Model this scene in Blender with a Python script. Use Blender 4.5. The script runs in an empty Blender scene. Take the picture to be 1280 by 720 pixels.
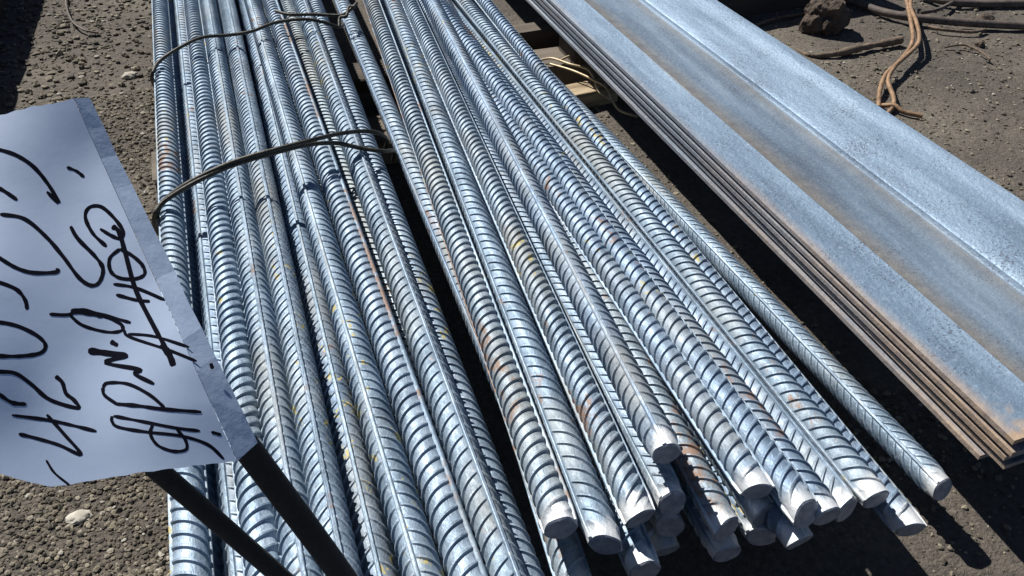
import bpy, bmesh, math, random
import numpy as np
from mathutils import Vector, Matrix, noise

random.seed(7)
rng = np.random.default_rng(7)
scene = bpy.context.scene
C = scene.collection

# ------------------------------------------------------------------ camera
H = 0.65                      # camera height over the ground (m)
F, CX, CY = 1050.0, 640.0, 360.0
PITCH = math.atan((CY + 440.0) / F)
YAW = math.atan((CX - 190.0) / math.hypot(F, CY + 440.0))
fw = Vector((math.sin(YAW) * math.cos(PITCH), math.cos(YAW) * math.cos(PITCH), -math.sin(PITCH)))
rt = Vector((math.cos(YAW), -math.sin(YAW), 0))
up = rt.cross(fw)
CAM = Vector((0, 0, H))
cd = bpy.data.cameras.new('camera')
cam = bpy.data.objects.new('camera', cd)
C.objects.link(cam)
cam.matrix_world = Matrix(((rt.x, up.x, -fw.x, 0), (rt.y, up.y, -fw.y, 0), (rt.z, up.z, -fw.z, H), (0, 0, 0, 1)))
cd.sensor_width = 36
cd.lens = 36 * F / 1280
cd.clip_start = 0.02
cd.clip_end = 500
scene.camera = cam

# ------------------------------------------------------------------ world, sun, exposure
SUN_EL, SUN_AZ = math.radians(48), math.radians(-26)      # azimuth from +Y, towards -X
to_sun = Vector((math.sin(SUN_AZ) * math.cos(SUN_EL), math.cos(SUN_AZ) * math.cos(SUN_EL), math.sin(SUN_EL)))
w = bpy.data.worlds.new('World')
scene.world = w
w.use_nodes = True
nt = w.node_tree
bg = nt.nodes['Background']
sky = nt.nodes.new('ShaderNodeTexSky')
sky.sky_type = 'NISHITA'
sky.sun_disc = False
sky.sun_elevation = SUN_EL
sky.sun_rotation = SUN_AZ
sky.air_density = 0.6
sky.dust_density = 0.3
sky.ozone_density = 1.5
nt.links.new(sky.outputs[0], bg.inputs[0])
bg.inputs[1].default_value = 0.05
sd = bpy.data.lights.new('sun', 'SUN')
sd.energy = 5.0
sd.angle = math.radians(0.5)
sd.color = (1.0, 0.96, 0.90)
sun = bpy.data.objects.new('sun', sd)
C.objects.link(sun)
sun.rotation_euler = to_sun.to_track_quat('Z', 'Y').to_euler()
sun.location = (-2, 5, 6)
vs = scene.view_settings
vs.view_transform = 'Standard'
vs.look = 'None'
vs.gamma = 1
vs.exposure = 0.48


# ------------------------------------------------------------------ helpers
def ray(x, y):
    return fw + rt * ((x - CX) / F) - up * ((y - CY) / F)


def at(x, y, z):
    """point at height z seen at photo pixel (x, y)"""
    d = ray(x, y)
    return CAM + d * ((z - H) / d.z)


def link(o, parent=None):
    C.objects.link(o)
    if parent is not None:
        o.parent = parent
    return o


def mesh_obj(name, verts, faces, m, parent=None, smooth=None):
    me = bpy.data.meshes.new(name)
    me.from_pydata([tuple(v) for v in verts], [], faces)
    me.update()
    if smooth is not None:
        me.shade_smooth()
        me.set_sharp_from_angle(angle=math.radians(smooth))
    if m:
        me.materials.append(m)
    return link(bpy.data.objects.new(name, me), parent)


def empty(name, loc=(0, 0, 0)):
    o = bpy.data.objects.new(name, None)
    o.empty_display_size = 0.02
    o.location = loc
    return link(o)


def tag(o, label, cat, group=None, kind=None):
    o['label'] = label
    o['category'] = cat
    if group:
        o['group'] = group
    if kind:
        o['kind'] = kind
    return o


def spline(pts, n=8):
    p = [Vector(q) for q in pts]
    if len(p) < 3:
        return [p[0].lerp(p[1], i / n) for i in range(n + 1)]
    out = []
    for i in range(len(p) - 1):
        a = p[i - 1] if i else p[0] * 2 - p[1]
        b, c = p[i], p[i + 1]
        d = p[i + 2] if i + 2 < len(p) else p[-1] * 2 - p[-2]
        for k in range(n):
            t = k / n
            out.append(0.5 * ((2 * b) + (c - a) * t + (2 * a - 5 * b + 4 * c - d) * t * t + (3 * b - a - 3 * c + d) * t ** 3))
    out.append(p[-1])
    return out


def tube_data(path, r, sides=8, wob=0.0):
    V, Fc = [], []
    n = len(path)
    ref = Vector((0.3, 0.2, 1)).normalized()
    for i, p in enumerate(path):
        t = (path[min(i + 1, n - 1)] - path[max(i - 1, 0)]).normalized()
        a = t.cross(ref)
        if a.length < 1e-4:
            a = t.cross(Vector((1, 0, 0)))
        a.normalize()
        b = a.cross(t)
        rr = r(i / (n - 1)) if callable(r) else r
        rr *= 1 + wob * noise.noise(Vector(p) * 60)
        for k in range(sides):
            an = 2 * math.pi * k / sides
            V.append(p + (a * math.cos(an) + b * math.sin(an)) * rr)
    for i in range(n - 1):
        for k in range(sides):
            q = (k + 1) % sides
            Fc.append((i * sides + k, i * sides + q, (i + 1) * sides + q, (i + 1) * sides + k))
    Fc.append(tuple(range(sides - 1, -1, -1)))
    Fc.append(tuple((n - 1) * sides + k for k in range(sides)))
    return V, Fc


def tube(name, pts, r, m, parent=None, sides=8, n=8, wob=0.0):
    V, Fc = tube_data(spline(pts, n), r, sides, wob)
    return mesh_obj(name, V, Fc, m, parent, 50)


# ------------------------------------------------------------------ materials
def mat(name):
    m = bpy.data.materials.new(name)
    m.use_nodes = True
    t = m.node_tree
    return m, t, t.nodes['Principled BSDF']


def N(t, kind, **kw):
    n = t.nodes.new(kind)
    for k, v in kw.items():
        if k.startswith('i_'):
            n.inputs[k[2:].replace('_', ' ')].default_value = v
        else:
            setattr(n, k, v)
    return n


def ramp(t, src, stops):
    r = t.nodes.new('ShaderNodeValToRGB')
    el = r.color_ramp.elements
    while len(el) < len(stops):
        el.new(0.5)
    for e, (p, c) in zip(el, stops):
        e.position = p
        e.color = (*c, 1) if len(c) == 3 else c
    t.links.new(src, r.inputs[0])
    return r.outputs[0]


def mixc(t, fac, a, b, mode='MIX'):
    n = t.nodes.new('ShaderNodeMix')
    n.data_type = 'RGBA'
    n.blend_type = mode
    for sock, v in ((n.inputs[0], fac), (n.inputs[6], a), (n.inputs[7], b)):
        if hasattr(v, 'is_linked'):
            t.links.new(v, sock)
        elif isinstance(v, tuple):
            sock.default_value = (*v, 1)
        else:
            sock.default_value = v
    return n.outputs[2]


def math_n(t, op, a, b=None, clamp=False):
    n = t.nodes.new('ShaderNodeMath')
    n.operation = op
    n.use_clamp = clamp
    for i, v in enumerate((a, b)):
        if v is None:
            continue
        if hasattr(v, 'is_linked'):
            t.links.new(v, n.inputs[i])
        else:
            n.inputs[i].default_value = v
    return n.outputs[0]


def noise_n(t, vec, scale, detail=3, rough=0.55):
    n = t.nodes.new('ShaderNodeTexNoise')
    n.inputs['Scale'].default_value = scale
    n.inputs['Detail'].default_value = detail
    n.inputs['Roughness'].default_value = rough
    t.links.new(vec, n.inputs['Vector'])
    return n.outputs['Fac']


def bump(t, b, h, strength, dist):
    n = t.nodes.new('ShaderNodeBump')
    n.inputs['Strength'].default_value = strength
    n.inputs['Distance'].default_value = dist
    t.links.new(h, n.inputs['Height'])
    t.links.new(n.outputs[0], b.inputs['Normal'])


def obj_vec(t, offset=True, scale=(1, 1, 1)):
    tc = t.nodes.new('ShaderNodeTexCoord')
    mp = t.nodes.new('ShaderNodeMapping')
    mp.inputs['Scale'].default_value = scale
    t.links.new(tc.outputs['Object'], mp.inputs['Vector'])
    info = t.nodes.new('ShaderNodeObjectInfo')
    if offset:
        cmb = t.nodes.new('ShaderNodeCombineXYZ')
        s = math_n(t, 'MULTIPLY', info.outputs['Random'], 37.0)
        for i in range(3):
            t.links.new(s, cmb.inputs[i])
        t.links.new(cmb.outputs[0], mp.inputs['Location'])
    return mp.outputs[0], info.outputs['Random'], tc.outputs['Object']


def m_rebar(name='rebar_steel', rust_lo=0.585):
    m, t, b = mat(name)
    v, rnd, raw = obj_vec(t, True, (1, 0.5, 1))
    base = ramp(t, noise_n(t, v, 45, 6, 0.68), [(0.30, (0.13, 0.175, 0.225)), (0.48, (0.225, 0.295, 0.37)), (0.70, (0.37, 0.45, 0.535))])
    tone = ramp(t, rnd, [(0.0, (0.80, 0.87, 0.96)), (0.35, (1, 1, 1)), (0.7, (0.92, 0.97, 1.0)), (1.0, (1.0, 0.95, 0.88))])
    base = mixc(t, 1.0, base, tone, 'MULTIPLY')
    # scuffed pale metal and dark flecks of mill scale
    base = mixc(t, ramp(t, noise_n(t, v, 190, 4, 0.7), [(0.58, (0, 0, 0)), (0.72, (0.5, 0.5, 0.5))]), base, (0.55, 0.60, 0.65))
    fine = noise_n(t, v, 520, 3, 0.65)
    base = mixc(t, ramp(t, fine, [(0.56, (0, 0, 0)), (0.70, (0.5, 0.5, 0.5))]), base, (0.075, 0.085, 0.11))
    dust = ramp(t, noise_n(t, v, 11, 3), [(0.50, (0, 0, 0)), (0.72, (0.5, 0.5, 0.5))])
    base = mixc(t, dust, base, (0.30, 0.285, 0.235))
    rmask = math_n(t, 'MULTIPLY', noise_n(t, v, 7, 2), math_n(t, 'ADD', noise_n(t, v, 95, 5, 0.7), 0.35))
    rust = ramp(t, rmask, [(rust_lo, (0, 0, 0)), (rust_lo + 0.07, (0.8, 0.8, 0.8))])
    base = mixc(t, rust, base, (0.24, 0.125, 0.06))
    ymask = math_n(t, 'MULTIPLY', noise_n(t, v, 4.3, 1), noise_n(t, v, 105, 3, 0.65))
    yel = ramp(t, ymask, [(0.405, (0, 0, 0)), (0.43, (0.75, 0.75, 0.75))])
    base = mixc(t, yel, base, (0.50, 0.40, 0.09))
    sep = t.nodes.new('ShaderNodeSeparateXYZ')
    t.links.new(raw, sep.inputs[0])
    col = ramp(t, math_n(t, 'ADD', sep.outputs[1], math_n(t, 'MULTIPLY', noise_n(t, v, 55, 4, 0.65), 0.05)), [(0.030, (0.9, 0.9, 0.9)), (0.042, (0, 0, 0))])
    base = mixc(t, col, base, (0.70, 0.72, 0.73))
    t.links.new(base, b.inputs['Base Color'])
    nomet = math_n(t, 'SUBTRACT', 0.36, math_n(t, 'MULTIPLY', math_n(t, 'ADD', math_n(t, 'ADD', rust, yel), dust), 0.5), True)
    t.links.new(nomet, b.inputs['Metallic'])
    b.inputs['Specular IOR Level'].default_value = 0.35
    t.links.new(math_n(t, 'ADD', math_n(t, 'MULTIPLY', noise_n(t, v, 160, 4, 0.7), 0.4), 0.36), b.inputs['Roughness'])
    hb = math_n(t, 'ADD', noise_n(t, v, 170, 4, 0.65), math_n(t, 'MULTIPLY', noise_n(t, v, 620, 3, 0.65), 0.55))
    bump(t, b, hb, 0.6, 0.0012)
    return m


def m_cut():
    m, t, b = mat('sawn_steel')
    v, rnd, _ = obj_vec(t)
    base = ramp(t, noise_n(t, v, 140, 4), [(0.3, (0.20, 0.225, 0.285)), (0.7, (0.36, 0.385, 0.44))])
    t.links.new(base, b.inputs['Base Color'])
    b.inputs['Metallic'].default_value = 0.35
    b.inputs['Roughness'].default_value = 0.5
    bump(t, b, noise_n(t, v, 300, 3), 0.5, 0.001)
    return m


def m_profile():
    m, t, b = mat('scaled_plate_steel')
    v, rnd, raw = obj_vec(t)
    sep = t.nodes.new('ShaderNodeSeparateXYZ')
    t.links.new(raw, sep.inputs[0])
    vs_, _, _ = obj_vec(t, True, (1, 0.12, 1))
    base = ramp(t, noise_n(t, vs_, 30, 5, 0.6), [(0.30, (0.10, 0.145, 0.205)), (0.5, (0.155, 0.225, 0.31)), (0.72, (0.25, 0.335, 0.43))])
    base = mixc(t, ramp(t, noise_n(t, v, 260, 3), [(0.52, (0, 0, 0)), (0.70, (0.2, 0.2, 0.2))]), base, (0.46, 0.55, 0.65))
    pits = math_n(t, 'MULTIPLY', noise_n(t, v, 380, 2), math_n(t, 'ADD', noise_n(t, v, 14, 3), 0.5))
    pit = ramp(t, pits, [(0.62, (0, 0, 0)), (0.70, (0.7, 0.7, 0.7))])
    base = mixc(t, pit, base, (0.06, 0.07, 0.10))
    # brown scale lying in the trough between the two folds, along the folds
    wob = math_n(t, 'MULTIPLY', math_n(t, 'SUBTRACT', noise_n(t, vs_, 22, 4), 0.5), 0.016)
    xx = math_n(t, 'ADD', sep.outputs[0], wob)
    band1 = ramp(t, math_n(t, 'MULTIPLY', xx, 3.0), [(0.155, (0, 0, 0)), (0.165, (1, 1, 1)), (0.20, (0.9, 0.9, 0.9)), (0.27, (0.15, 0.15, 0.15)), (0.40, (0.2, 0.2, 0.2)), (0.465, (0.75, 0.75, 0.75)), (0.487, (0, 0, 0))])
    brown = ramp(t, noise_n(t, v, 60, 4), [(0.3, (0.10, 0.085, 0.068)), (0.7, (0.19, 0.165, 0.13))])
    base = mixc(t, math_n(t, 'MULTIPLY', band1, 0.85), base, brown)
    # rust on toes and flame-cut end
    toe = ramp(t, math_n(t, 'ADD', sep.outputs[0], math_n(t, 'MULTIPLY', noise_n(t, vs_, 40, 3), 0.012)), [(0.004, (1, 1, 1)), (0.018, (0, 0, 0))])
    end = ramp(t, math_n(t, 'ADD', sep.outputs[1], math_n(t, 'MULTIPLY', noise_n(t, v, 22, 3), 0.22)), [(0.085, (1, 1, 1)), (0.12, (0, 0, 0))])
    near = ramp(t, math_n(t, 'ADD', sep.outputs[1], math_n(t, 'MULTIPLY', noise_n(t, v, 9, 3), 0.5)), [(0.30, (1, 1, 1)), (0.85, (0.35, 0.35, 0.35))])
    rm = math_n(t, 'MAXIMUM', math_n(t, 'MULTIPLY', toe, near), end)
    rc = ramp(t, noise_n(t, v, 90, 4), [(0.3, (0.27, 0.165, 0.085)), (0.7, (0.46, 0.31, 0.17))])
    base = mixc(t, math_n(t, 'MULTIPLY', rm, 0.8), base, rc)
    t.links.new(base, b.inputs['Base Color'])
    t.links.new(math_n(t, 'SUBTRACT', 0.4, math_n(t, 'MULTIPLY', math_n(t, 'ADD', rm, band1), 0.45), True), b.inputs['Metallic'])
    t.links.new(math_n(t, 'ADD', math_n(t, 'MULTIPLY', noise_n(t, v, 80, 3), 0.3), 0.42), b.inputs['Roughness'])
    bump(t, b, noise_n(t, v, 190, 4, 0.65), 0.55, 0.0016)
    return m


def m_simple(name, stops, scale, rough=0.8, metal=0.0, bs=0.4, bd=0.002, stretch=(1, 1, 1), bscale=None):
    m, t, b = mat(name)
    v, rnd, _ = obj_vec(t, True, stretch)
    c = ramp(t, noise_n(t, v, scale, 5, 0.6), stops)
    t.links.new(c, b.inputs['Base Color'])
    b.inputs['Roughness'].default_value = rough
    b.inputs['Metallic'].default_value = metal
    bump(t, b, noise_n(t, v, bscale or scale * 3, 4, 0.6), bs, bd)
    return m


def m_ground():
    m, t, b = mat('packed_dirt')
    v, _, _ = obj_vec(t, False)
    c = ramp(t, noise_n(t, v, 3.2, 6, 0.6), [(0.32, (0.066, 0.056, 0.048)), (0.55, (0.112, 0.097, 0.079)), (0.72, (0.165, 0.147, 0.118))])
    g = ramp(t, noise_n(t, v, 140, 4, 0.7), [(0.3, (0.55, 0.55, 0.55)), (0.55, (1, 1, 1)), (0.75, (1.5, 1.45, 1.35))])
    c = mixc(t, 1.0, c, g, 'MULTIPLY')
    t.links.new(c, b.inputs['Base Color'])
    b.inputs['Roughness'].default_value = 0.95
    h = math_n(t, 'ADD', noise_n(t, v, 60, 5, 0.65), math_n(t, 'MULTIPLY', noise_n(t, v, 300, 3, 0.6), 0.5))
    bump(t, b, h, 0.8, 0.008)
    return m


def m_gravel():
    m, t, b = mat('gravel_stone')
    v, _, _ = obj_vec(t, False)
    vo = t.nodes.new('ShaderNodeTexWhiteNoise')
    geo = t.nodes.new('ShaderNodeNewGeometry')
    c = ramp(t, geo.outputs['Random Per Island'], [(0.0, (0.06, 0.052, 0.042)), (0.4, (0.115, 0.098, 0.073)), (0.8, (0.19, 0.166, 0.12)), (0.97, (0.27, 0.24, 0.185)), (1.0, (0.40, 0.38, 0.33))])
    t.links.new(c, b.inputs['Base Color'])
    b.inputs['Roughness'].default_value = 0.9
    bump(t, b, noise_n(t, v, 700, 3), 0.4, 0.001)
    return m


REBAR, CUT, PROFILE = m_rebar(), m_cut(), m_profile()
REBAR_RUSTY = m_rebar('rusted_rebar_steel', 0.46)
GROUND, GRAVEL = m_ground(), m_gravel()
WOOD = m_simple('weathered_wood', [(0.3, (0.06, 0.047, 0.036)), (0.55, (0.12, 0.097, 0.075)), (0.75, (0.20, 0.17, 0.135))], 26, 0.85, 0, 0.7, 0.003, (0.12, 1, 1), 60)
GOLDWOOD = m_simple('splintered_wood', [(0.35, (0.13, 0.09, 0.05)), (0.5, (0.30, 0.23, 0.14)), (0.65, (0.46, 0.37, 0.24))], 60, 0.85, 0, 0.9, 0.004, (0.12, 1, 1), 120)
OLDWOOD = m_simple('old_dark_wood', [(0.3, (0.03, 0.025, 0.02)), (0.7, (0.09, 0.07, 0.055))], 26, 0.9, 0, 0.7, 0.003, (0.12, 1, 1), 60)
WIRE = m_simple('black_annealed_wire', [(0.3, (0.016, 0.015, 0.012)), (0.7, (0.055, 0.05, 0.036))], 90, 0.55, 0.3)
RUSTWIRE = m_simple('rusty_wire', [(0.3, (0.15, 0.09, 0.05)), (0.7, (0.34, 0.22, 0.13))], 60, 0.7, 0.25)
BRIGHTWIRE = m_simple('pale_brass_wire', [(0.3, (0.38, 0.29, 0.17)), (0.7, (0.58, 0.48, 0.32))], 60, 0.5, 0.3)
DARKROD = m_simple('black_painted_steel', [(0.3, (0.004, 0.004, 0.005)), (0.7, (0.012, 0.011, 0.011))], 90, 0.85, 0.0)
DARKTUBE = m_simple('dark_oxidised_steel', [(0.3, (0.02, 0.018, 0.018)), (0.7, (0.07, 0.05, 0.04))], 30, 0.65, 0.3)
CABLE = m_simple('dirty_cable', [(0.3, (0.05, 0.042, 0.038)), (0.7, (0.14, 0.11, 0.09))], 50, 0.75)
CLOD = m_simple('dark_clod', [(0.3, (0.035, 0.026, 0.02)), (0.7, (0.11, 0.08, 0.06))], 50, 0.95, 0, 0.9, 0.006)
PALE = m_simple('pale_stone', [(0.3, (0.30, 0.28, 0.23)), (0.7, (0.5, 0.47, 0.40))], 80, 0.9)
STICK = m_simple('dead_wood', [(0.3, (0.07, 0.05, 0.035)), (0.7, (0.2, 0.15, 0.11))], 60, 0.9, 0, 0.7, 0.003)
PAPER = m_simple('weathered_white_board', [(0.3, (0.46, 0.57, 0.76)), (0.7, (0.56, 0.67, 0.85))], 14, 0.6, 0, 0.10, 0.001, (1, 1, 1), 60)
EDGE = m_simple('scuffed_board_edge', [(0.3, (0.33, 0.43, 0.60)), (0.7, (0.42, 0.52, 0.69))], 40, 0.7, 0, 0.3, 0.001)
INK = m_simple('black_marker_ink', [(0.3, (0.006, 0.006, 0.012)), (0.7, (0.012, 0.012, 0.02))], 40, 1.0, 0, 0.0)
INK.node_tree.nodes['Principled BSDF'].inputs['Specular IOR Level'].default_value = 0.05

# ------------------------------------------------------------------ ground


def gz(x, y):
    a = 0.010 * noise.noise(Vector((x * 1.7, y * 1.7, 0)))
    a += 0.0045 * noise.noise(Vector((x * 9, y * 9, 3)))
    a += 0.0022 * noise.noise(Vector((x * 34, y * 34, 5)))
    # keep the bed under the timbers low
    if -0.25 < x < 1.0:
        a = min(a, 0.001)
    return a


xs = np.concatenate([[-60, -30, -12, -5, -2.4, -1.5], np.linspace(-1.0, 2.3, 300), [2.9, 4, 7, 14, 30, 60]])
ys = np.concatenate([[-60, -30, -12, -5, -2, -0.9], np.linspace(-0.4, 3.1, 300), [3.8, 5, 8, 15, 30, 60]])
V = [(x, y, gz(x, y)) for y in ys for x in xs]
nx = len(xs)
Fc = [(j * nx + i, j * nx + i + 1, (j + 1) * nx + i + 1, (j + 1) * nx + i) for j in range(len(ys) - 1) for i in range(nx - 1)]
g = mesh_obj('ground', V, Fc, GROUND, None, 60)
g['kind'] = 'structure'

# gravel: nobody could count it
ico = bmesh.new()
bmesh.ops.create_icosphere(ico, subdivisions=1, radius=1.0)
IV = np.array([v.co[:] for v in ico.verts])
IF = np.array([[v.index for v in f.verts] for f in ico.faces])
ico.free()


def scatter(name, label, regions):
    P, R = [], []
    for (x0, x1, y0, y1, n, r0, r1) in regions:
        k = 0
        while k < n:
            x, y = random.uniform(x0, x1), random.uniform(y0, y1)
            if noise.noise(Vector((x * 5, y * 5, 9))) < random.uniform(-0.75, 0.2):
                if random.random() < 0.7:
                    k += 1
                    continue
            r = r0 + (r1 - r0) * random.random() ** 2.6
            P.append((x, y, gz(x, y) + r * random.uniform(0.0, 0.45)))
            R.append(r)
            k += 1
    P, R = np.array(P), np.array(R)
    n = len(P)
    ang = rng.uniform(0, 2 * np.pi, n)
    sc = np.stack([rng.uniform(0.7, 1.35, n), rng.uniform(0.7, 1.35, n), rng.uniform(0.5, 0.95, n)], 1) * R[:, None]
    vv = IV[None] * (1 + rng.uniform(-0.30, 0.26, (n, len(IV), 1))) * sc[:, None]
    ca, sa = np.cos(ang)[:, None], np.sin(ang)[:, None]
    out = np.stack([vv[..., 0] * ca - vv[..., 1] * sa, vv[..., 0] * sa + vv[..., 1] * ca, vv[..., 2]], -1) + P[:, None]
    fc = (IF[None] + (np.arange(n) * len(IV))[:, None, None]).reshape(-1, 3)
    me = bpy.data.meshes.new(name)
    me.vertices.add(n * len(IV))
    me.vertices.foreach_set('co', out.reshape(-1))
    me.loops.add(fc.size)
    me.loops.foreach_set('vertex_index', fc.reshape(-1))
    me.polygons.add(len(fc))
    me.polygons.foreach_set('loop_start', np.arange(0, fc.size, 3))
    me.update(calc_edges=True)
    me.shade_flat()
    me.materials.append(GRAVEL)
    o = link(bpy.data.objects.new(name, me))
    o['kind'] = 'stuff'
    o['label'] = label
    o['category'] = 'gravel'


scatter('gravel', 'loose fine gravel scattered over the packed dirt of the yard', [
    (-0.50, -0.11, 0.30, 0.95, 26000, 0.0011, 0.0034),
    (-0.60, -0.11, 0.90, 1.60, 14000, 0.0013, 0.0045),
    (-0.80, -0.11, 1.60, 2.60, 6500, 0.0016, 0.007),
    (0.48, 0.75, 0.10, 0.50, 1800, 0.0012, 0.0035),
    (0.46, 0.60, 0.40, 1.30, 1800, 0.0012, 0.004),
    (0.85, 1.55, 0.35, 1.30, 5500, 0.0009, 0.0036),
    (0.85, 2.00, 1.10, 2.40, 4500, 0.0012, 0.0052),
])


# ------------------------------------------------------------------ steel reinforcement bars
RC, HR, LR = 0.0115, 0.0021, 0.0138         # core radius, rib height, radius over the lengthwise ribs


def rebar_meshes(name, L, pitch, lean, tilt, seed, fade):
    """ribbed bar along +Y from its cut end at the origin"""
    rn = random.Random(seed)
    half = [0.0, 0.085, 0.115, 0.15]
    inner = list(np.linspace(0.21, math.pi - 0.21, 15))
    th = half + inner + [math.pi - q for q in reversed(half[1:])]
    th = th + [q + math.pi for q in th]
    rel = []
    for q in th:
        u = (q % math.pi)
        d = min(u, math.pi - u)
        lon = 1.0 if d < 0.09 else (0.45 if d < 0.12 else 0.0)
        trans = 0.0 if d < 0.16 else min(1.0, math.sin(u)) ** 0.42
        rel.append((lon, trans))
    A = math.pi * RC * lean
    sh = [A * (q / math.pi) if q <= math.pi else A * (2 - q / math.pi) for q in th]
    rows = []
    n0, n1 = int(-A / pitch) - 2, int(L / pitch) + 1
    for k in range(n0, n1):
        for s, h in ((0.0, 0.0), (0.0010, 0.95), (0.0026, 1.0), (0.0044, 0.0)):
            rows.append((k * pitch + s, h))
    nt_ = len(th)
    V, Fc = [], []
    ta, tb = math.tan(tilt[0]), math.tan(tilt[1])
    for s0, h in rows:
        for q, (lon, trans), o in zip(th, rel, sh):
            s = s0 + o
            hh = h * trans
            f = min(1.0, max(0.0, (s - fade * (0.6 + 0.4 * math.sin(3 * q + seed))) / 0.012))
            hh *= f
            lonh = lon * (0.55 + 0.45 * min(1.0, max(0.0, s / 0.006)))
            s = min(max(s, 0.0), L)
            if s <= 0.0 or s >= L:
                hh = 0.0
            r = RC + HR * hh
            r *= 1 + 0.012 * math.sin(2 * q + seed)
            burr = max(0.0, 1 - s / 0.010)
            r *= 1 + burr * (0.05 * math.sin(2 * q + seed * 1.7) + 0.03 * math.sin(5 * q + seed))
            x, z = r * math.cos(q), r * math.sin(q)
            y = s + (ta * x + tb * z) * max(0.0, 1 - s / 0.04)
            V.append((x, y, z))
    for i in range(len(rows) - 1):
        for k in range(nt_):
            p = (k + 1) % nt_
            Fc.append((i * nt_ + k, (i + 1) * nt_ + k, (i + 1) * nt_ + p, i * nt_ + p))
    me = bpy.data.meshes.new(name)
    me.from_pydata(V, [], Fc)
    me.materials.append(REBAR)
    me.update()
    me.shade_smooth()
    me.set_sharp_from_angle(angle=math.radians(48))
    # cut face: three rings following the rim, a little uneven
    CV, CF = [], []
    rim = V[:nt_]
    for j, (f, dy) in enumerate(((1.0, 0.0), (0.90, -0.0011), (0.55, -0.0007), (0.2, -0.0009))):
        for (x, y, z) in rim:
            CV.append((x * f, (ta * x + tb * z) * f + dy + 0.0005 * noise.noise(Vector((x * f * 160, seed, z * f * 160))), z * f))
    CV.append((0, -0.0009, 0))
    for j in range(3):
        for k in range(nt_):
            p = (k + 1) % nt_
            CF.append((j * nt_ + k, j * nt_ + p, (j + 1) * nt_ + p, (j + 1) * nt_ + k))
    for k in range(nt_):
        CF.append((3 * nt_ + k, 3 * nt_ + (k + 1) % nt_, 4 * nt_))
    ce = bpy.data.meshes.new('cut_end')
    ce.from_pydata(CV, [], CF)
    ce.materials.append(CUT)
    ce.update()
    ce.shade_smooth()
    ce.set_sharp_from_angle(angle=math.radians(40))
    # far cut: plain disc with the same rim
    FV = [(x, L, z) for (x, y, z) in V[-nt_:]] + [(0, L, 0)]
    FF = [(k, nt_, (k + 1) % nt_) for k in range(nt_)]
    fe = bpy.data.meshes.new('cut_end')
    fe.from_pydata(FV, [], FF)
    fe.materials.append(CUT)
    # lengthwise seams, one strip on each side
    seams = []
    for sg in (1, -1):
        SV, SF = [], []
        ss = [0.0006, 0.004, 0.012, 0.04] + [0.04 + (L - 0.0405) * (i + 1) / 60 for i in range(60)]
        for s_ in ss:
            k_ = 0.55 + 0.45 * min(1.0, s_ / 0.012)
            e_ = 0.00022 * noise.noise(Vector((s_ * 40, seed, sg)))
            for (r_, hw) in ((RC - 0.0012, 0.0019), (RC + (LR - RC) * k_ * 0.8, 0.0015), (RC + (LR - RC) * k_ + e_, 0.0009), (RC + (LR - RC) * k_ + e_, -0.0009), (RC + (LR - RC) * k_ * 0.8, -0.0015), (RC - 0.0012, -0.0019)):
                x_ = r_ * sg
                SV.append((x_, s_ + (ta * x_ + tb * hw) * max(0.0, 1 - s_ / 0.04), hw))
        for i in range(len(ss) - 1):
            for k_ in range(6):
                p = (k_ + 1) % 6
                f_ = (i * 6 + k_, i * 6 + p, (i + 1) * 6 + p, (i + 1) * 6 + k_)
                SF.append(f_ if sg > 0 else f_[::-1])
        e0 = (len(ss) - 1) * 6
        SF.append(tuple(range(5, -1, -1)) if sg > 0 else tuple(range(6)))
        SF.append(tuple(e0 + q for q in (range(6) if sg > 0 else range(5, -1, -1))))
        sm = bpy.data.meshes.new('lengthwise_rib')
        sm.from_pydata(SV, [], SF)
        sm.materials.append(REBAR)
        sm.shade_smooth()
        sm.set_sharp_from_angle(angle=math.radians(30))
        seams.append(sm)
    return me, ce, fe, seams


BL = 2.9
VAR = [
    rebar_meshes('rebar', BL, 0.0112, 0.55, (0.05, -0.10), 1, 0.004),
    rebar_meshes('rebar', BL, 0.0126, 0.75, (-0.30, -0.25), 2, 0.010),
    rebar_meshes('rebar', BL, 0.0120, 0.62, (0.28, 0.18), 3, 0.012),
    rebar_meshes('rebar', BL, 0.0108, 0.95, (-0.12, 0.22), 4, 0.006),
]


def rebar(a, b, spin, var, label, group, y0=None, rusty=''):
    """bar whose axis runs through a (near) and b (far); cut end at a unless y0 pushes it along"""
    a, b = Vector(a), Vector(b)
    d = (b - a).normalized()
    if y0 is not None:
        a = a + d * ((y0 - a.y) / d.y)
    me, ce, fe, seams = VAR[var]
    o = empty('rebar')
    q = d.to_track_quat('Y', 'Z').to_matrix().to_4x4()
    o.matrix_world = Matrix.Translation(a) @ q @ Matrix.Rotation(math.radians(spin), 4, 'Y')
    shaft = link(bpy.data.objects.new('ribbed_shaft', me), o)
    rs = [link(bpy.data.objects.new('lengthwise_rib', sm), o) for sm in seams]
    for p in {'': [], 'seam': rs, 'all': rs + [shaft]}[rusty]:
        p.material_slots[0].link = 'OBJECT'
        p.material_slots[0].material = REBAR_RUSTY
    for m_ in (ce, fe):
        link(bpy.data.objects.new('cut_end', m_), o)
    tag(o, label, 'rebar', group)
    return o


def seg(p0, z0, p1, z1):
    return at(*p0, z0), at(*p1, z1)


GL = 'bars of the tied left bundle'
GR = 'bars of the splayed right bundle'
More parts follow.
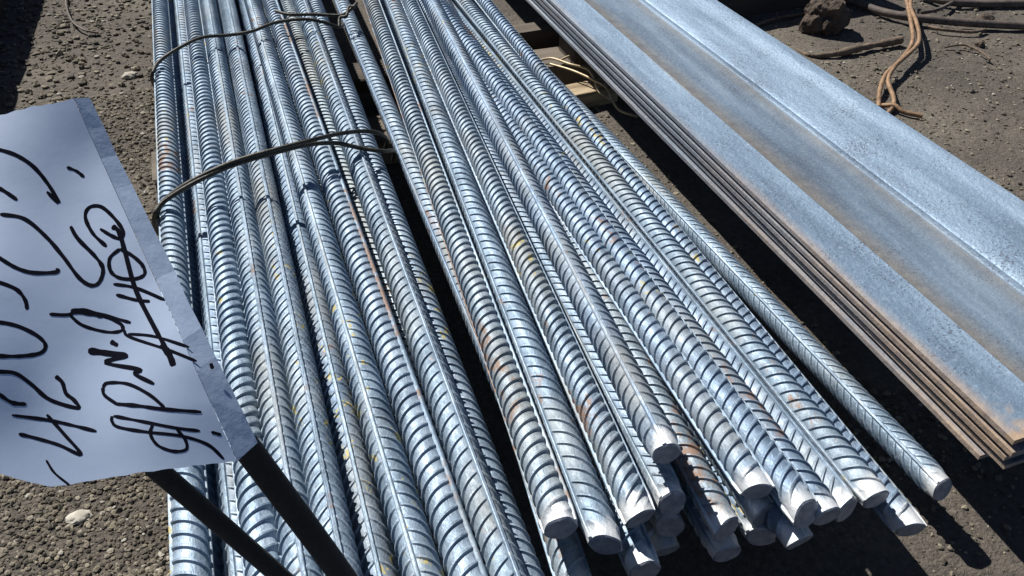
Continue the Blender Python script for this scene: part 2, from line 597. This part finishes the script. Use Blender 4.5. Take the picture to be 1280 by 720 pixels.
# near pixel, z, far pixel, z, spin, variant, near end y, label
LEFT = [
    ((236, 640), .160, (214, 250), .160, 8, 0, -0.10, 'outermost ribbed steel bar beside the gravel, wire hooked round its side'),
    ((278, 463), .137, (254, 250), .137, 60, 1, -0.06, 'sunken ribbed steel bar beside the deep dark gap, second row of tied bundle'),
    ((321, 640), .160, (271, 250), .160, 172, 2, -0.12, 'yellow-flecked ribbed steel bar directly right of the deep dark gap'),
    ((366, 640), .163, (301, 250), .163, 95, 0, -0.04, 'ribbed steel bar with lengthwise seam on top, second right of the dark gap'),
    ((411, 640), .160, (333, 250), .160, 100, 3, -0.09, 'ribbed steel bar with lengthwise seam on top, third right of the dark gap'),
    ((456, 640), .134, (365, 250), .134, 88, 1, -0.07, 'sunken smooth-looking grey ribbed bar in the middle of the tied bundle'),
    ((505, 640), .162, (389, 250), .162, 70, 0, -0.11, 'ribbed steel bar with dusty olive patch in the middle of the tied bundle'),
    ((557, 640), .162, (337, 0), .162, 140, 2, -0.05, 'ribbed steel bar with rusty brown seam down its left side'),
    ((582, 640), .138, (358, 0), .138, 20, 3, -0.08, 'sunken ribbed bar showing as a thin strip beside the rusty-seamed bar'),
    ((605, 640), .160, (375, 0), .160, 112, 1, -0.10, 'ribbed steel bar, last one in the top row before the gap between bundles'),
    ((626, 640), .136, (392, 0), .137, 30, 0, -0.06, 'sunken ribbed bar bordering the dark gap between the two bundles'),
]
for p0, z0, p1, z1, sp, va, y0, lab in LEFT:
    a, b = seg(p0, z0, p1, z1)
    rebar(a, b, sp, va, lab, GL, y0, 'seam' if 'rusty brown seam' in lab else '')
# lower rows of the left bundle, in the gaps of the top row
for i, x in enumerate((-0.013, 0.062)):
    rebar((x, 0.0, 0.1385), (x, 2.0, 0.1385), 35 * i, i % 4, ('second-row ribbed bar wedged under the two seam-topped bars', 'second-row ribbed bar wedged under the dusty olive bar')[i], GL, -0.03 * (i + 1))
for i, x in enumerate((-0.095, -0.070, -0.044, -0.018, 0.008, 0.034, 0.060, 0.086, 0.112)):
    rebar((x, 0.0, 0.115), (x, 2.0, 0.115), 47 * i, i % 4, 'bottom-row ribbed bar of the tied bundle, resting on the squared timber', GL, -0.025 * ((i * 3) % 5 + 1))

RIGHT = [
    ((684, 600), .138, (426, 0), .146, 30, 1, 'ribbed bar tucked under the left edge of the splayed bundle'),
    ((701, 660), .162, (507, 120), .170, 155, 0, 'leftmost ribbed steel bar of splayed bundle with clean round cut end'),
    ((757, 681), .157, (537, 120), .167, 30, 1, 'ribbed steel bar with slanted sheared end, second from the dark gap'),
    ((800, 648), .150, (564, 120), .162, 168, 3, 'ribbed steel bar with smooth worn collar behind its cut end'),
    ((833, 567), .180, (600, 120), .193, 75, 0, 'raised ribbed bar with herringbone ribs lying on top of the splayed bundle'),
    ((908, 662), .124, (757, 380), .124, 20, 2, 'rust and yellow stained bar sunk between the raised bar and its neighbour'),
    ((947, 614), .148, (613, 120), .131, 160, 2, 'ribbed bar with olive stained end just right of the raised bar'),
    ((1008, 642), .146, (630, 120), .142, 165, 1, 'ribbed bar with large round cut end beside the olive stained bar'),
    ((1058, 637), .122, (648, 120), .116, 110, 3, 'narrow sunken ribbed bar with bright scraped end'),
    ((1095, 624), .122, (677, 120), .126, 12, 0, 'thick-looking ribbed bar with bright seam, last of the splayed bundle top row'),
    ((1138, 662), .094, (700, 120), .098, 165, 2, 'low ribbed bar with yellow stained end under the bundle edge'),
    ((1178, 612), .0535, (705, 120), .0535, 55, 3, 'lone ribbed steel bar lying apart between the bundle and the plate stack'),
]
for p0, z0, p1, z1, sp, va, lab in RIGHT:
    a, b = seg(p0, z0, p1, z1)
    rebar(a, b, sp, va, lab, GR, None, 'all' if 'rust and yellow' in lab else ('seam' if 'clean round cut end' in lab else ''))
# lower rows: ends seen in the shade under the top row
LOW = [
    ((724, 748), .110, 6.0, 1, 'low ribbed bar sticking out furthest, under the clean round cut end'),
    ((806, 714), .120, 4.2, 0, 'shaded bar with wide round end below the slanted sheared end'),
    ((840, 629), .127, 3.6, 3, 'shaded bar end directly under the raised bar'),
    ((837, 657), .104, 3.6, 1, 'shaded bar end, second below the raised bar'),
    ((832, 688), .081, 3.6, 2, 'deepest shaded bar end below the raised bar'),
    ((909, 692), .099, 2.2, 0, 'shaded bar end hanging below the rust and yellow stained bar'),
    ((955, 643), .122, 1.6, 3, 'shaded round bar end directly under the olive stained end'),
    ((951, 671), .099, 1.6, 1, 'shaded bar end, second below the olive stained end'),
    ((999, 677), .118, 1.2, 2, 'shaded slanted bar end below the large round cut end'),
    ((1075, 612), .100, 0.8, 1, 'added bar blocking sun that leaks through below the scraped end'),  # added bar, closes a gap where sun leaked onto the ground
    ((1034, 645), .136, 0.9, 0, 'dark bar end peeping out behind the large round cut end'),
]
for p0, z0, yaw, va, lab in LOW:
    a = at(*p0, z0)
    b = a + Vector((math.sin(math.radians(yaw)), math.cos(math.radians(yaw)), 0.0)) * 2
    rebar(a, b, random.uniform(0, 180), va, lab, GR)


# extra bar, added to block sun leaking through under the thick-looking bar
q0 = at(1072, 700, 0.0)
q0 = q0 + to_sun * (0.096 / to_sun.z)
q1 = q0 + Vector((math.sin(math.radians(0.8)), math.cos(math.radians(0.8)), 0.0))
rebar(q0, q1, 40, 0, 'added low bar blocking stray sun under the thick-looking bright-seamed bar', GR)

# ------------------------------------------------------------------ timbers under the steel
def timber(name, x0, x1, yc, wd, z0, h, m, label, rz=0.0, group=None, cat='plank'):
    bm = bmesh.new()
    n = 24
    rows = []
    sec = [(-.5, 0), (.5, 0), (.5, .9), (.46, 1), (-.46, 1), (-.5, .9)]
    for i in range(n + 1):
        x = x0 + (x1 - x0) * i / n - (x0 + x1) / 2
        r = []
        for (a, b) in sec:
            e = 0.0022 * noise.noise(Vector((x * 14, a * 3 + yc * 9, b * 2)))
            xx = x + (0.006 * noise.noise(Vector((a * 9, b * 7, yc + i))) if i in (0, n) else 0)
            r.append(bm.verts.new((xx, a * wd + e, b * h - (abs(e) * .5 if b > .5 else 0))))
        rows.append(r)
    k = len(sec)
    for i in range(n):
        for j in range(k):
            bm.faces.new((rows[i][j], rows[i + 1][j], rows[i + 1][(j + 1) % k], rows[i][(j + 1) % k]))
    bm.faces.new(rows[0])
    bm.faces.new(rows[-1][::-1])
    bmesh.ops.recalc_face_normals(bm, faces=bm.faces)
    me = bpy.data.meshes.new(name)
    bm.to_mesh(me)
    bm.free()
    me.materials.append(m)
    o = link(bpy.data.objects.new(name, me))
    o.location = ((x0 + x1) / 2, yc, z0)
    o.rotation_euler = (0, 0, math.radians(rz))
    tag(o, label, cat, group)
    return o


GP = 'boards laid on the ground under the steel'
timber('plank', -0.150, 0.50, 1.225, 0.10, 0.0, 0.040, WOOD, 'weathered board under the bundles, its end poking out onto the gravel', 2.0, GP)
timber('plank', 0.30, 1.00, 1.41, 0.095, 0.0, 0.040, WOOD, 'wide pale board crossing the gap beside the lone bar', -1.0, GP)
timber('plank', 0.32, 1.02, 1.575, 0.05, 0.0, 0.040, WOOD, 'narrow pale board crossing the gap beyond the wide pale board', 1.5, GP)
timber('plank', 0.505, 0.63, 1.285, 0.05, 0.0, 0.030, GOLDWOOD, 'short broken yellowish board lying under the pale frayed wire', 8, GP)
timber('plank', -0.20, 1.05, 2.75, 0.11, 0.0, 0.040, WOOD, 'weathered board under the far ends of the steel', 0.5, GP)
GT = 'squared timbers carrying the bundles'
timber('squared_timber', -0.125, 0.155, 1.225, 0.08, 0.0405, 0.0600, OLDWOOD, 'dark squared timber carrying the tied bundle on the poking-out board', 0, GT, 'timber')
timber('squared_timber', 0.17, 0.48, 1.40, 0.08, 0.0405, 0.0260, OLDWOOD, 'flat dark timber carrying the splayed bundle on the wide pale board', 0, GT, 'timber')
timber('squared_timber', -0.125, 0.150, 2.75, 0.08, 0.0405, 0.0600, OLDWOOD, 'dark squared timber carrying the tied bundle far end', 0, GT, 'timber')
timber('squared_timber', 0.17, 0.52, 2.75, 0.08, 0.0405, 0.0260, OLDWOOD, 'flat dark timber carrying the splayed bundle far end', 0, GT, 'timber')

timber('squared_timber', 0.585, 0.83, 1.40, 0.08, 0.0405, 0.0415, OLDWOOD, 'dark squared timber carrying the strip stack on the wide pale board', 0, GT, 'timber')
timber('squared_timber', 0.60, 0.86, 2.75, 0.08, 0.0405, 0.0415, OLDWOOD, 'dark squared timber carrying the far end of the strip stack', 0, GT, 'timber')

# ------------------------------------------------------------------ stack of folded steel profiles
SEC = [(x * 0.93, z) for x, z in (
    (0.0, 0.0), (0.03, 0.0025), (0.05, 0.005), (0.0562, 0.0062), (0.0580, 0.0050), (0.0592, 0.0020), (0.066, 0.0002), (0.085, -0.0015), (0.125, -0.003), (0.166, -0.0035),
    (0.172, -0.0028), (0.1738, -0.0010), (0.1750, 0.0028), (0.178, 0.0044), (0.23, 0.0135), (0.255, 0.0180), (0.258, 0.0195), (0.276, 0.0228))]
TH = 0.0050
stagger = [(1225, 570, .0880), (1257, 582, .0980), (1257, 571, .1080), (1266, 566, .1180), (1268, 551, .1280)]
far_toe = at(660, 0, .09)
near_toe = at(1225, 570, .09)
sdir = math.atan2(far_toe.x - near_toe.x, far_toe.y - near_toe.y)
plab = ['bottom folded steel strip of the rusty-edged stack', 'second folded steel strip from the bottom of the stack, sticking out furthest',
        'middle folded steel strip of the rusty-edged stack', 'folded steel strip just under the top one of the stack',
        'top blue-grey folded steel strip with brown trough and rusted corner']
for i, (px, py, z) in enumerate(stagger):
    L = 3.0
    n = 60
    V, Fc = [], []
    k = len(SEC)
    for j in range(n + 1):
        y = L * j / n
        jag = 0.0025 if j == 0 else 0.0
        wave = 0.0012 * noise.noise(Vector((y * 2.1, i * 5, 0)))
        lift = max(0.0, 0.0009 * noise.noise(Vector((y * 3, i * 7, 2))))
        for s in (1, 0):
            seq = SEC if s else SEC[::-1]
            for q, (x, zz) in enumerate(seq):
                e = 0.0016 * noise.noise(Vector((y * 16, i * 3, 4))) if x > 0.27 else 0.0
                V.append((x + wave + e, y + jag * noise.noise(Vector((x * 70, i, 1))), zz + (TH if s else 0) + lift))
    m2 = 2 * k
    for j in range(n):
        for q in range(m2):
            p = (q + 1) % m2
            Fc.append((j * m2 + q, j * m2 + p, (j + 1) * m2 + p, (j + 1) * m2 + q))
    for q in range(k - 1):
        Fc.append((q, m2 - 1 - q, m2 - 2 - q, q + 1))
        o0 = n * m2
        Fc.append((o0 + q, o0 + q + 1, o0 + m2 - 2 - q, o0 + m2 - 1 - q))
    bmx = bmesh.new()
    me = bpy.data.meshes.new('steel_strip')
    me.from_pydata(V, [], Fc)
    bmx.from_mesh(me)
    bmesh.ops.recalc_face_normals(bmx, faces=bmx.faces)
    bmx.to_mesh(me)
    bmx.free()
    me.shade_smooth()
    me.set_sharp_from_angle(angle=math.radians(35))
    me.materials.append(PROFILE)
    o = link(bpy.data.objects.new('steel_strip', me))
    P = at(px, py, z + TH)
    o.location = (P.x, P.y, z)
    o.rotation_euler = (0, 0, -sdir)
    tag(o, plab[i], 'steel strip', 'nested folded steel strips')

# ------------------------------------------------------------------ dark tubes left, added shade timber behind
GD = 'dark square tubes stacked by the gravel'
for col in range(2):
    for r in range(4):
        s, L, t_ = 0.05, 2.6, 0.003
        e = empty('square_tube', (-0.498 - col * 0.0515 + random.uniform(-.002, .002), 1.15 + random.uniform(-.03, .03), 0.026 + r * 0.0503))
        h = s / 2
        q = h - t_
        V = []
        for y in (0, L):
            for rr in (h, q):
                V += [(-rr, y, -rr), (rr, y, -rr), (rr, y, rr), (-rr, y, rr)]
        Fc = []
        for k in range(4):
            p = (k + 1) % 4
            Fc += [(k, p, 8 + p, 8 + k), (4 + p, 4 + k, 12 + k, 12 + p), (k, 4 + k, 4 + p, p), (8 + k, 8 + p, 12 + p, 12 + k)]
        b = mesh_obj('tube_wall', V, Fc, DARKTUBE, e)
        lv = ('resting on the dirt', 'second from the dirt', 'third from the dirt', 'on top of the pile')[r]
        tag(e, 'dark square steel tube %s, %s' % (lv, 'on the side facing the bundles' if col == 0 else 'on the side away from the bundles'), 'tube', GD)

sa_, sb_ = at(925, 24, 0.0), at(1062, 4, 0.0)  # added timber, stands in for whatever casts the black shadow here
sdv = (sb_ - sa_).normalized()
smid = (sa_ + sb_) / 2 + Vector((-sdv.y, sdv.x, 0)) * 0.09 - sdv * 0.03
timber('shade_timber', smid.x - 0.22, smid.x + 0.22, smid.y, 0.16, 0.0, 0.13, OLDWOOD, 'dark timber block added to make the black shade behind the strip stack', math.degrees(math.atan2(sdv.y, sdv.x)), None, 'sleeper')


# ------------------------------------------------------------------ tie wires
def wire_thing(name, strands, r, m, label, cat, group=None, part='strand', sides=8):
    """strands: lists of (px, py, z)"""
    pts = [[at(*p) for p in s] for s in strands] if not isinstance(strands[0][0], Vector) else strands
    base = min((p for s in pts for p in s), key=lambda p: p.z)
    e = empty(name, base)
    for s in pts:
        tube(part, [p - base for p in s], r, m, e, sides)
    tag(e, label, cat, group)
    return e


ZT = 0.176
W1 = [[(212, 300, .10), (199, 283, .14), (197, 266, ZT - .004), (207, 249, ZT + .006), (240, 226, ZT + .020), (290, 203, ZT + .031), (340, 188, ZT + .036), (390, 175, ZT + .034), (425, 167, ZT + .022), (455, 164, ZT + .008), (474, 167, ZT - .004), (484, 176, .150), (480, 190, .11)],
      [(208, 302, .10), (195, 285, .14), (194, 268, ZT - .003), (204, 253, ZT + .005), (240, 230, ZT + .018), (290, 207, ZT + .028), (340, 192, ZT + .032), (385, 181, ZT + .028), (420, 179, ZT + .016), (450, 185, ZT + .004), (478, 189, ZT - .004), (492, 189, .150), (492, 200, .12)]]
wire_thing('tie_wire', W1, 0.0027, WIRE, 'doubled black wire arching high over the tied bundle near the sign', 'wire', 'tie wires round the tied bundle')
W2 = [[(200, 118, .11), (191, 103, .15), (191, 92, ZT - .002), (199, 77, ZT + .004), (222, 61, ZT + .012), (252, 47, ZT + .016), (285, 44, ZT + .012), (315, 39, ZT + .012), (345, 28, ZT + .014), (380, 24, ZT + .014), (405, 28, ZT + .006), (424, 34, ZT - .006), (430, 30, .150)],
      [(345, 14, ZT + .006), (362, 18, ZT + .006), (395, 18, ZT + .004), (425, 19, ZT + .002), (438, 12, ZT + .010), (446, 4, ZT + .014)],
      [(424, 34, ZT - .006), (425, 22, ZT + .004), (433, 20, ZT + .008), (436, 9, ZT + .012), (444, 8, ZT + .016)]]
wire_thing('tie_wire', W2, 0.0026, WIRE, 'black wire tied across the tied bundle with a twisted knot at its end', 'wire', 'tie wires round the tied bundle')
W3 = [[(455, 52, .150), (446, 40, .190), (452, 36, .194), (470, 44, .186), (486, 52, .184), (500, 50, .182), (520, 52, .180)]]

# pale wires lying in the gap beside the lone bar
W4 = [[(672, 76, .045), (690, 73, .050), (712, 80, .055), (733, 86, .052), (742, 97, .046), (745, 106, .040)],
      [(688, 80, .045), (715, 88, .048), (740, 99, .046), (758, 110, .042), (765, 125, .034), (775, 138, .026), (797, 146, .018)],
      [(699, 76, .046), (712, 70, .050), (728, 68, .052)],
      [(745, 106, .040), (750, 116, .034), (762, 124, .030)]]
wire_thing('loose_wire', W4, 0.0021, BRIGHTWIRE, 'pale frayed wire lying on boards between lone bar and strip stack', 'wire')

# rusty doubled wire on the dirt beyond the stack
W5 = [[(1141, -8, .03), (1138, 8, .035), (1145, 26, .035), (1149, 44, .032), (1146, 57, .028), (1128, 74, .022), (1108, 92, .018), (1100, 112, .014), (1098, 134, .007)],
      [(1131, -8, .03), (1135, 10, .03), (1139, 30, .032), (1141, 48, .030), (1136, 62, .024), (1118, 84, .020), (1110, 100, .016), (1117, 122, .012), (1116, 134, .008), (1107, 144, .005)],
      [(1102, 132, .007), (1118, 132, .012), (1130, 140, .007), (1153, 145, .005)]]
wire_thing('doubled_wire', W5, 0.0042, RUSTWIRE, 'bent doubled rusty wire lying on the dirt beside the strip stack', 'wire')
W6 = [[(1040, -8, .012), (1070, 3, .014), (1100, 14, .014), (1135, 21, .016), (1180, 26, .014), (1235, 30, .012), (1300, 33, .012)]]
wire_thing('cable', W6, 0.0085, CABLE, 'thick dirty cable running under the doubled rusty wire', 'cable', None, 'sheath', 12)
W11 = [[(1150, -6, .012), (1185, 2, .014), (1230, 5, .012), (1300, 4, .012)]]
wire_thing('cable', W11, 0.0085, CABLE, 'second dirty cable lying parallel beyond the first one', 'cable', None, 'sheath', 12)
W7 = [[(1150, 16, .014), (1172, 12, .016), (1192, 2, .014), (1205, -8, .010)]]
wire_thing('loose_wire', W7, 0.0045, CABLE, 'short dark wire branching up from the thick cable', 'wire')
W8 = [[(1160, 33, .008), (1180, 37, .010), (1215, 40, .008), (1232, 37, .006)]]
wire_thing('loose_wire', W8, 0.0035, STICK, 'thin brown wire lying just below the thick cable', 'wire')
W9 = [[(83, -8, .010), (83, 8, .012), (90, 26, .012), (104, 37, .010), (122, 41, .006)]]
wire_thing('loose_wire', W9, 0.0022, CABLE, 'thin curled wire lying on the gravel by the dark tubes', 'wire')
W10 = [[(1180, 59, .006), (1205, 56, .010), (1225, 64, .008), (1238, 74, .005)]]
wire_thing('loose_wire', W10, 0.0022, STICK, 'thin bent wire on bare dirt below the brown wire', 'wire')

S1 = [at(996, 62, .006), at(1012, 69, .008), at(1040, 68, .010), (at(1080, 59, .012)), at(1126, 50, .012)]
st = tube('dead_stick', S1, lambda t: 0.0035 + 0.004 * t, STICK, None, 9, 10, 0.7)
tag(st, 'dead twig lying on the dirt near the dark clod', 'stick')
S2 = [at(1040, 12, .004), at(975, 22, .010), at(940, 33, .008)]
st = tube('dead_stick', S2, 0.0035, STICK, None, 8, 8, 0.3)
tag(st, 'thin straight twig in front of the added shade timber', 'stick')


def rock(name, p, size, m, label, seed, cat='stone', sub=3):
    bm = bmesh.new()
    bmesh.ops.create_icosphere(bm, subdivisions=sub, radius=1)
    for v in bm.verts:
        d = v.co.normalized()
        f = 1 + 0.35 * noise.noise(d * 1.4 + Vector((seed, 0, 0))) + 0.18 * noise.noise(d * 3.6 + Vector((0, seed, 0))) + 0.09 * noise.noise(d * 9 + Vector((0, 0, seed)))
        c = d * f
        v.co = Vector((c.x * size[0], c.y * size[1], c.z * size[2]))
    me = bpy.data.meshes.new(name)
    bm.to_mesh(me)
    bm.free()
    me.materials.append(m)
    me.shade_smooth()
    me.set_sharp_from_angle(angle=math.radians(28))
    o = link(bpy.data.objects.new(name, me))
    o.location = (p.x, p.y, gz(p.x, p.y) + size[2] * 0.55)
    tag(o, label, cat)
    return o


rock('clod', at(1027, 40, 0.0), (0.046, 0.040, 0.046), CLOD, 'dark brown lump of earth on the dirt behind the stack', 2.2, 'clod', 4)
rock('stone', at(163, 97, 0.0), (0.014, 0.011, 0.006), PALE, 'small flat pale stone on the gravel by the outermost bar', 5.1)
rock('stone', at(100, 648, 0.0), (0.011, 0.008, 0.003), PALE, 'flat grey pebble on the gravel below the sign', 6.4)
rock('stone', at(1229, 29, 0.0), (0.018, 0.015, 0.012), CLOD, 'brown stone beside the thick cable', 7.9)
rock('stone', at(1225, 57, 0.0), (0.011, 0.009, 0.007), CLOD, 'small brown stone on bare dirt under the thin brown wire', 3.3)

# crumpled white scrap behind the cable
bm = bmesh.new()
bmesh.ops.create_grid(bm, x_segments=12, y_segments=10, size=1)
for v in bm.verts:
    x, y = v.co.x, v.co.y
    v.co = Vector((x * 0.075, y * 0.03, 0.012 + 0.016 * noise.noise(Vector((x * 1.8, y * 1.8, 4))) + 0.006 * noise.noise(Vector((x * 5, y * 5, 1)))))
bmesh.ops.solidify(bm, geom=bm.faces[:], thickness=0.0008)
me = bpy.data.meshes.new('paper_scrap')
bm.to_mesh(me)
bm.free()
me.materials.append(PAPER)
o = link(bpy.data.objects.new('paper_scrap', me))
P = at(1095, -2, 0.0)
o.location = (P.x, P.y + 0.03, gz(P.x, P.y))
o.rotation_euler = (0, 0, -0.3)
tag(o, 'crumpled white scrap lying behind the thick cable', 'scrap')

# ------------------------------------------------------------------ hand-lettered price board on a black wire stand
D0 = 0.40
P0 = CAM + ray(296, 576) * D0
nrm = (-ray(150, 370).normalized() - rt * 0.05).normalized()
nrm = (nrm + to_sun * (0.20 - nrm.dot(to_sun))).normalized()      # stands almost edge-on to the sun
ux = rt - nrm * rt.dot(nrm)
ux.normalize()
uy = nrm.cross(ux)


def on_board(x, y, off=0.0):
    d = ray(x, y)
    off += 0.0016 * math.sin(x * 0.021 + y * 0.006) + 0.0012 * math.sin(y * 0.017 - x * 0.008 + 1.3) + 0.0022 * noise.noise(Vector((x * 0.008, y * 0.008, 2)))
    q = P0 + nrm * off
    t = (q - CAM).dot(nrm) / d.dot(nrm)
    return CAM + d * t


foot1 = at(486, 800, 0.183)
foot2 = at(440, 800, 0.183)
sb = empty('price_board', foot1)
TOPC = [(-165, 180), (-80, 160), (0, 144), (40, 133), (65, 130), (92, 123)]
BOTC = [(-130, 558), (0, 592), (30, 601), (65, 609), (120, 600), (180, 590), (296, 576)]


def curve_at(c, u):
    x = c[0][0] + (c[-1][0] - c[0][0]) * u
    for (x0, y0), (x1, y1) in zip(c, c[1:]):
        if x <= x1 + 1e-6:
            return x, y0 + (y1 - y0) * (x - x0) / (x1 - x0)


NU, NV = 70, 60
V, Fc = [], []
for side in (0.0, -0.0012):
    for j in range(NV + 1):
        for i in range(NU + 1):
            (ax, ay), (bx, by) = curve_at(TOPC, i / NU), curve_at(BOTC, i / NU)
            rag = 1.6 * noise.noise(Vector((i * 0.35, j * 0.0, side * 0 + 3)))
            t = j / NV
            x, y = ax + (bx - ax) * t, ay + (by - ay) * t
            if j in (0, NV):
                y += rag
            V.append(on_board(x, y, side) - foot1)
W_ = NU + 1
K_ = W_ * (NV + 1)
for j in range(NV):
    for i in range(NU):
        a_ = j * W_ + i
        Fc.append((a_, a_ + W_, a_ + W_ + 1, a_ + 1))
        Fc.append((K_ + a_, K_ + a_ + 1, K_ + a_ + W_ + 1, K_ + a_ + W_))
ring = [i for i in range(NU)] + [j * W_ + NU for j in range(NV)] + [NV * W_ + i for i in range(NU, 0, -1)] + [j * W_ for j in range(NV, 0, -1)]
for a_, b_ in zip(ring, ring[1:] + ring[:1]):
    Fc.append((a_, b_, K_ + b_, K_ + a_))
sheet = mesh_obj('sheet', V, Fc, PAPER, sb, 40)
# folded right border, bent back from the sheet

bv, bf = [], []
for i in range(13):
    t = i / 12
    a_ = on_board(92.6 + 204 * t, 123 + 453 * t) - foot1
    c_ = on_board(112 + 210 * t, 122 + 431 * t, -0.0025) - foot1
    c_ = c_ + nrm * 0.0008 * noise.noise(Vector((t * 6, 0, 0))) + ux * 0.0012 * noise.noise(Vector((t * 9, 3, 0)))
    bv += [a_, c_, c_ - nrm * 0.0012, a_ - nrm * 0.0012]
for i in range(12):
    for k in range(4):
        bf.append((i * 4 + k, i * 4 + (k + 1) % 4, i * 4 + 4 + (k + 1) % 4, i * 4 + 4 + k))
bf += [(3, 2, 1, 0), (48, 49, 50, 51)]
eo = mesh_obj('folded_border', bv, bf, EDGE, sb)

# pen strokes traced from the board
zA = lambda L: [(60 + x / 3, 230 + y / 3) for x, y in L]
zB = lambda L: [(60 + x / 3, 380 + y / 3) for x, y in L]
zC = lambda L: [(x / 2.88, 170 + y / 2.88) for x, y in L]
zD = lambda L: [(x / 2.57, 340 + y / 2.57) for x, y in L]
STROKES = [
    (zA([(220, 235), (168, 185), (140, 125), (155, 88), (200, 86), (250, 130), (282, 178), (272, 205), (240, 195), (195, 168)]), 5.0),
    (zA([(240, 158), (266, 180), (290, 260), (330, 400), (400, 540), (438, 610), (470, 682)]), 6.5),
    (zA([(425, 600), (455, 640), (470, 682)]), 9),
    (zA([(270, 243), (232, 278), (234, 325), (268, 352), (325, 356), (362, 338), (352, 302), (312, 266), (270, 243)]), 5.0),
    (zA([(245, 375), (330, 390), (440, 436)]), 4.6),
    (zA([(255, 415), (330, 435), (382, 440)]), 4.6),
    (zA([(84, 158), (112, 205), (180, 275), (206, 320), (192, 368), (160, 380), (115, 350), (55, 270), (-10, 195), (-90, 130), (-180, 113)]), 5.4),
    (zA([(5, 488), (75, 490), (125, 472), (210, 492), (310, 520)]), 4.6),
    (zA([(85, 478), (130, 478), (205, 495)]), 8),
    (zA([(80, 490), (130, 530), (220, 555), (275, 550), (272, 525), (190, 488)]), 4.4),
    (zA([(272, 520), (285, 550), (310, 575), (450, 622), (558, 665)]), 4.2),
    (zA([(300, 562), (400, 572), (530, 612)]), 4.0),
    (zA([(234, 590), (262, 606)]), 6),
    (zB([(150, 175), (225, 185), (300, 196)]), 8.5),
    (zB([(300, 196), (215, 220), (345, 246), (325, 262), (398, 300)]), 5.4),
    (zB([(205, 312), (225, 296), (300, 300), (380, 340), (437, 388)]), 4.6),
    (zB([(205, 312), (212, 342), (262, 378)]), 4.6),
    (zB([(250, 374), (340, 382), (430, 394), (575, 405)]), 5.0),
    (zB([(245, 420), (350, 440), (480, 465), (570, 476)]), 4.4),
    (zB([(240, 420), (240, 440), (265, 462), (370, 480), (500, 495), (600, 528), (660, 582)]), 4.4),
    (zB([(392, 452), (384, 488), (412, 530), (470, 552), (518, 545), (514, 508), (480, 466)]), 4.4),
    (zB([(612, 480), (650, 491)]), 4.2),
    (zB([(610, 222), (618, 244)]), 5.0),
    (zC([(-40, 45), (0, 50), (60, 70), (120, 110), (172, 172), (210, 238), (168, 200)]), 5.4),
    (zC([(-20, 182), (10, 195), (62, 230)]), 5.4),
    (zC([(240, 112), (275, 126), (303, 148)]), 4.0),
    (zC([(-60, 400), (0, 440), (60, 475), (120, 492), (200, 490), (208, 476)]), 5.4),
    (zC([(-50, 520), (0, 528), (60, 553), (90, 590), (98, 625)]), 5.4),
    (zD([(-40, 165), (0, 162), (60, 175), (120, 205), (146, 235), (130, 260), (70, 270), (0, 270), (-40, 265)]), 5.4),
    (zD([(-40, 318), (0, 320), (50, 326), (100, 360), (160, 410), (250, 437), (238, 412), (212, 390), (200, 355), (178, 334)]), 5.4),
    (zD([(-20, 385), (0, 395), (40, 420), (85, 425)]), 5.4),
    (zD([(38, 460), (150, 475), (230, 492), (310, 512)]), 4.8),
    (zD([(60, 520), (120, 535), (190, 556), (260, 586), (205, 520), (150, 458)]), 4.8),
    (zD([(148, 604), (175, 645), (225, 686)]), 3.2),
]
V, Fc = [], []
for k_, (pts, wd) in enumerate(STROKES):
    p = spline([Vector((x, y, 0)) for x, y in pts], 7)
    b0 = len(V)
    nn = len(p)
    for i, q in enumerate(p):
        t = (p[min(i + 1, nn - 1)] - p[max(i - 1, 0)])
        t.normalize()
        s = Vector((-t.y, t.x, 0))
        hw = wd * 0.47 * (0.55 if i in (0, nn - 1) else 1.0) * (1 + 0.38 * noise.noise(Vector((i * 0.3, k_, 0))))
        off = 0.00006 + 0.000006 * (k_ % 9)
        V += [on_board(q.x + s.x * hw, q.y + s.y * hw, off) - foot1, on_board(q.x - s.x * hw, q.y - s.y * hw, off) - foot1]
    for i in range(nn - 1):
        Fc.append((b0 + 2 * i, b0 + 2 * i + 1, b0 + 2 * i + 3, b0 + 2 * i + 2))
hand = mesh_obj('handwriting', V, Fc, INK, sheet)
hand['label'] = 'black marker handwriting running sideways up the board'
# legs
l1 = on_board(306, 556, -0.010) - foot1
tube('stand_leg', [Vector((0, 0, 0)), l1.lerp(Vector((0, 0, 0)), 0.5) + Vector((0, 0, .002)), l1], 0.0068, DARKROD, sb, 10)
l2 = on_board(192, 583, -0.010) - foot1
f2 = foot2 - foot1
tube('stand_leg', [f2, l2.lerp(f2, 0.5) + Vector((0, 0, .001)), l2], 0.0050, DARKROD, sb, 10)
tube('back_rod', [l1, on_board(200, 330, -0.010) - foot1, on_board(110, 150, -0.010) - foot1], 0.0045, DARKROD, sb, 8)
tag(sb, 'hand-lettered white board on black legs standing over the tied bundle', 'sign')
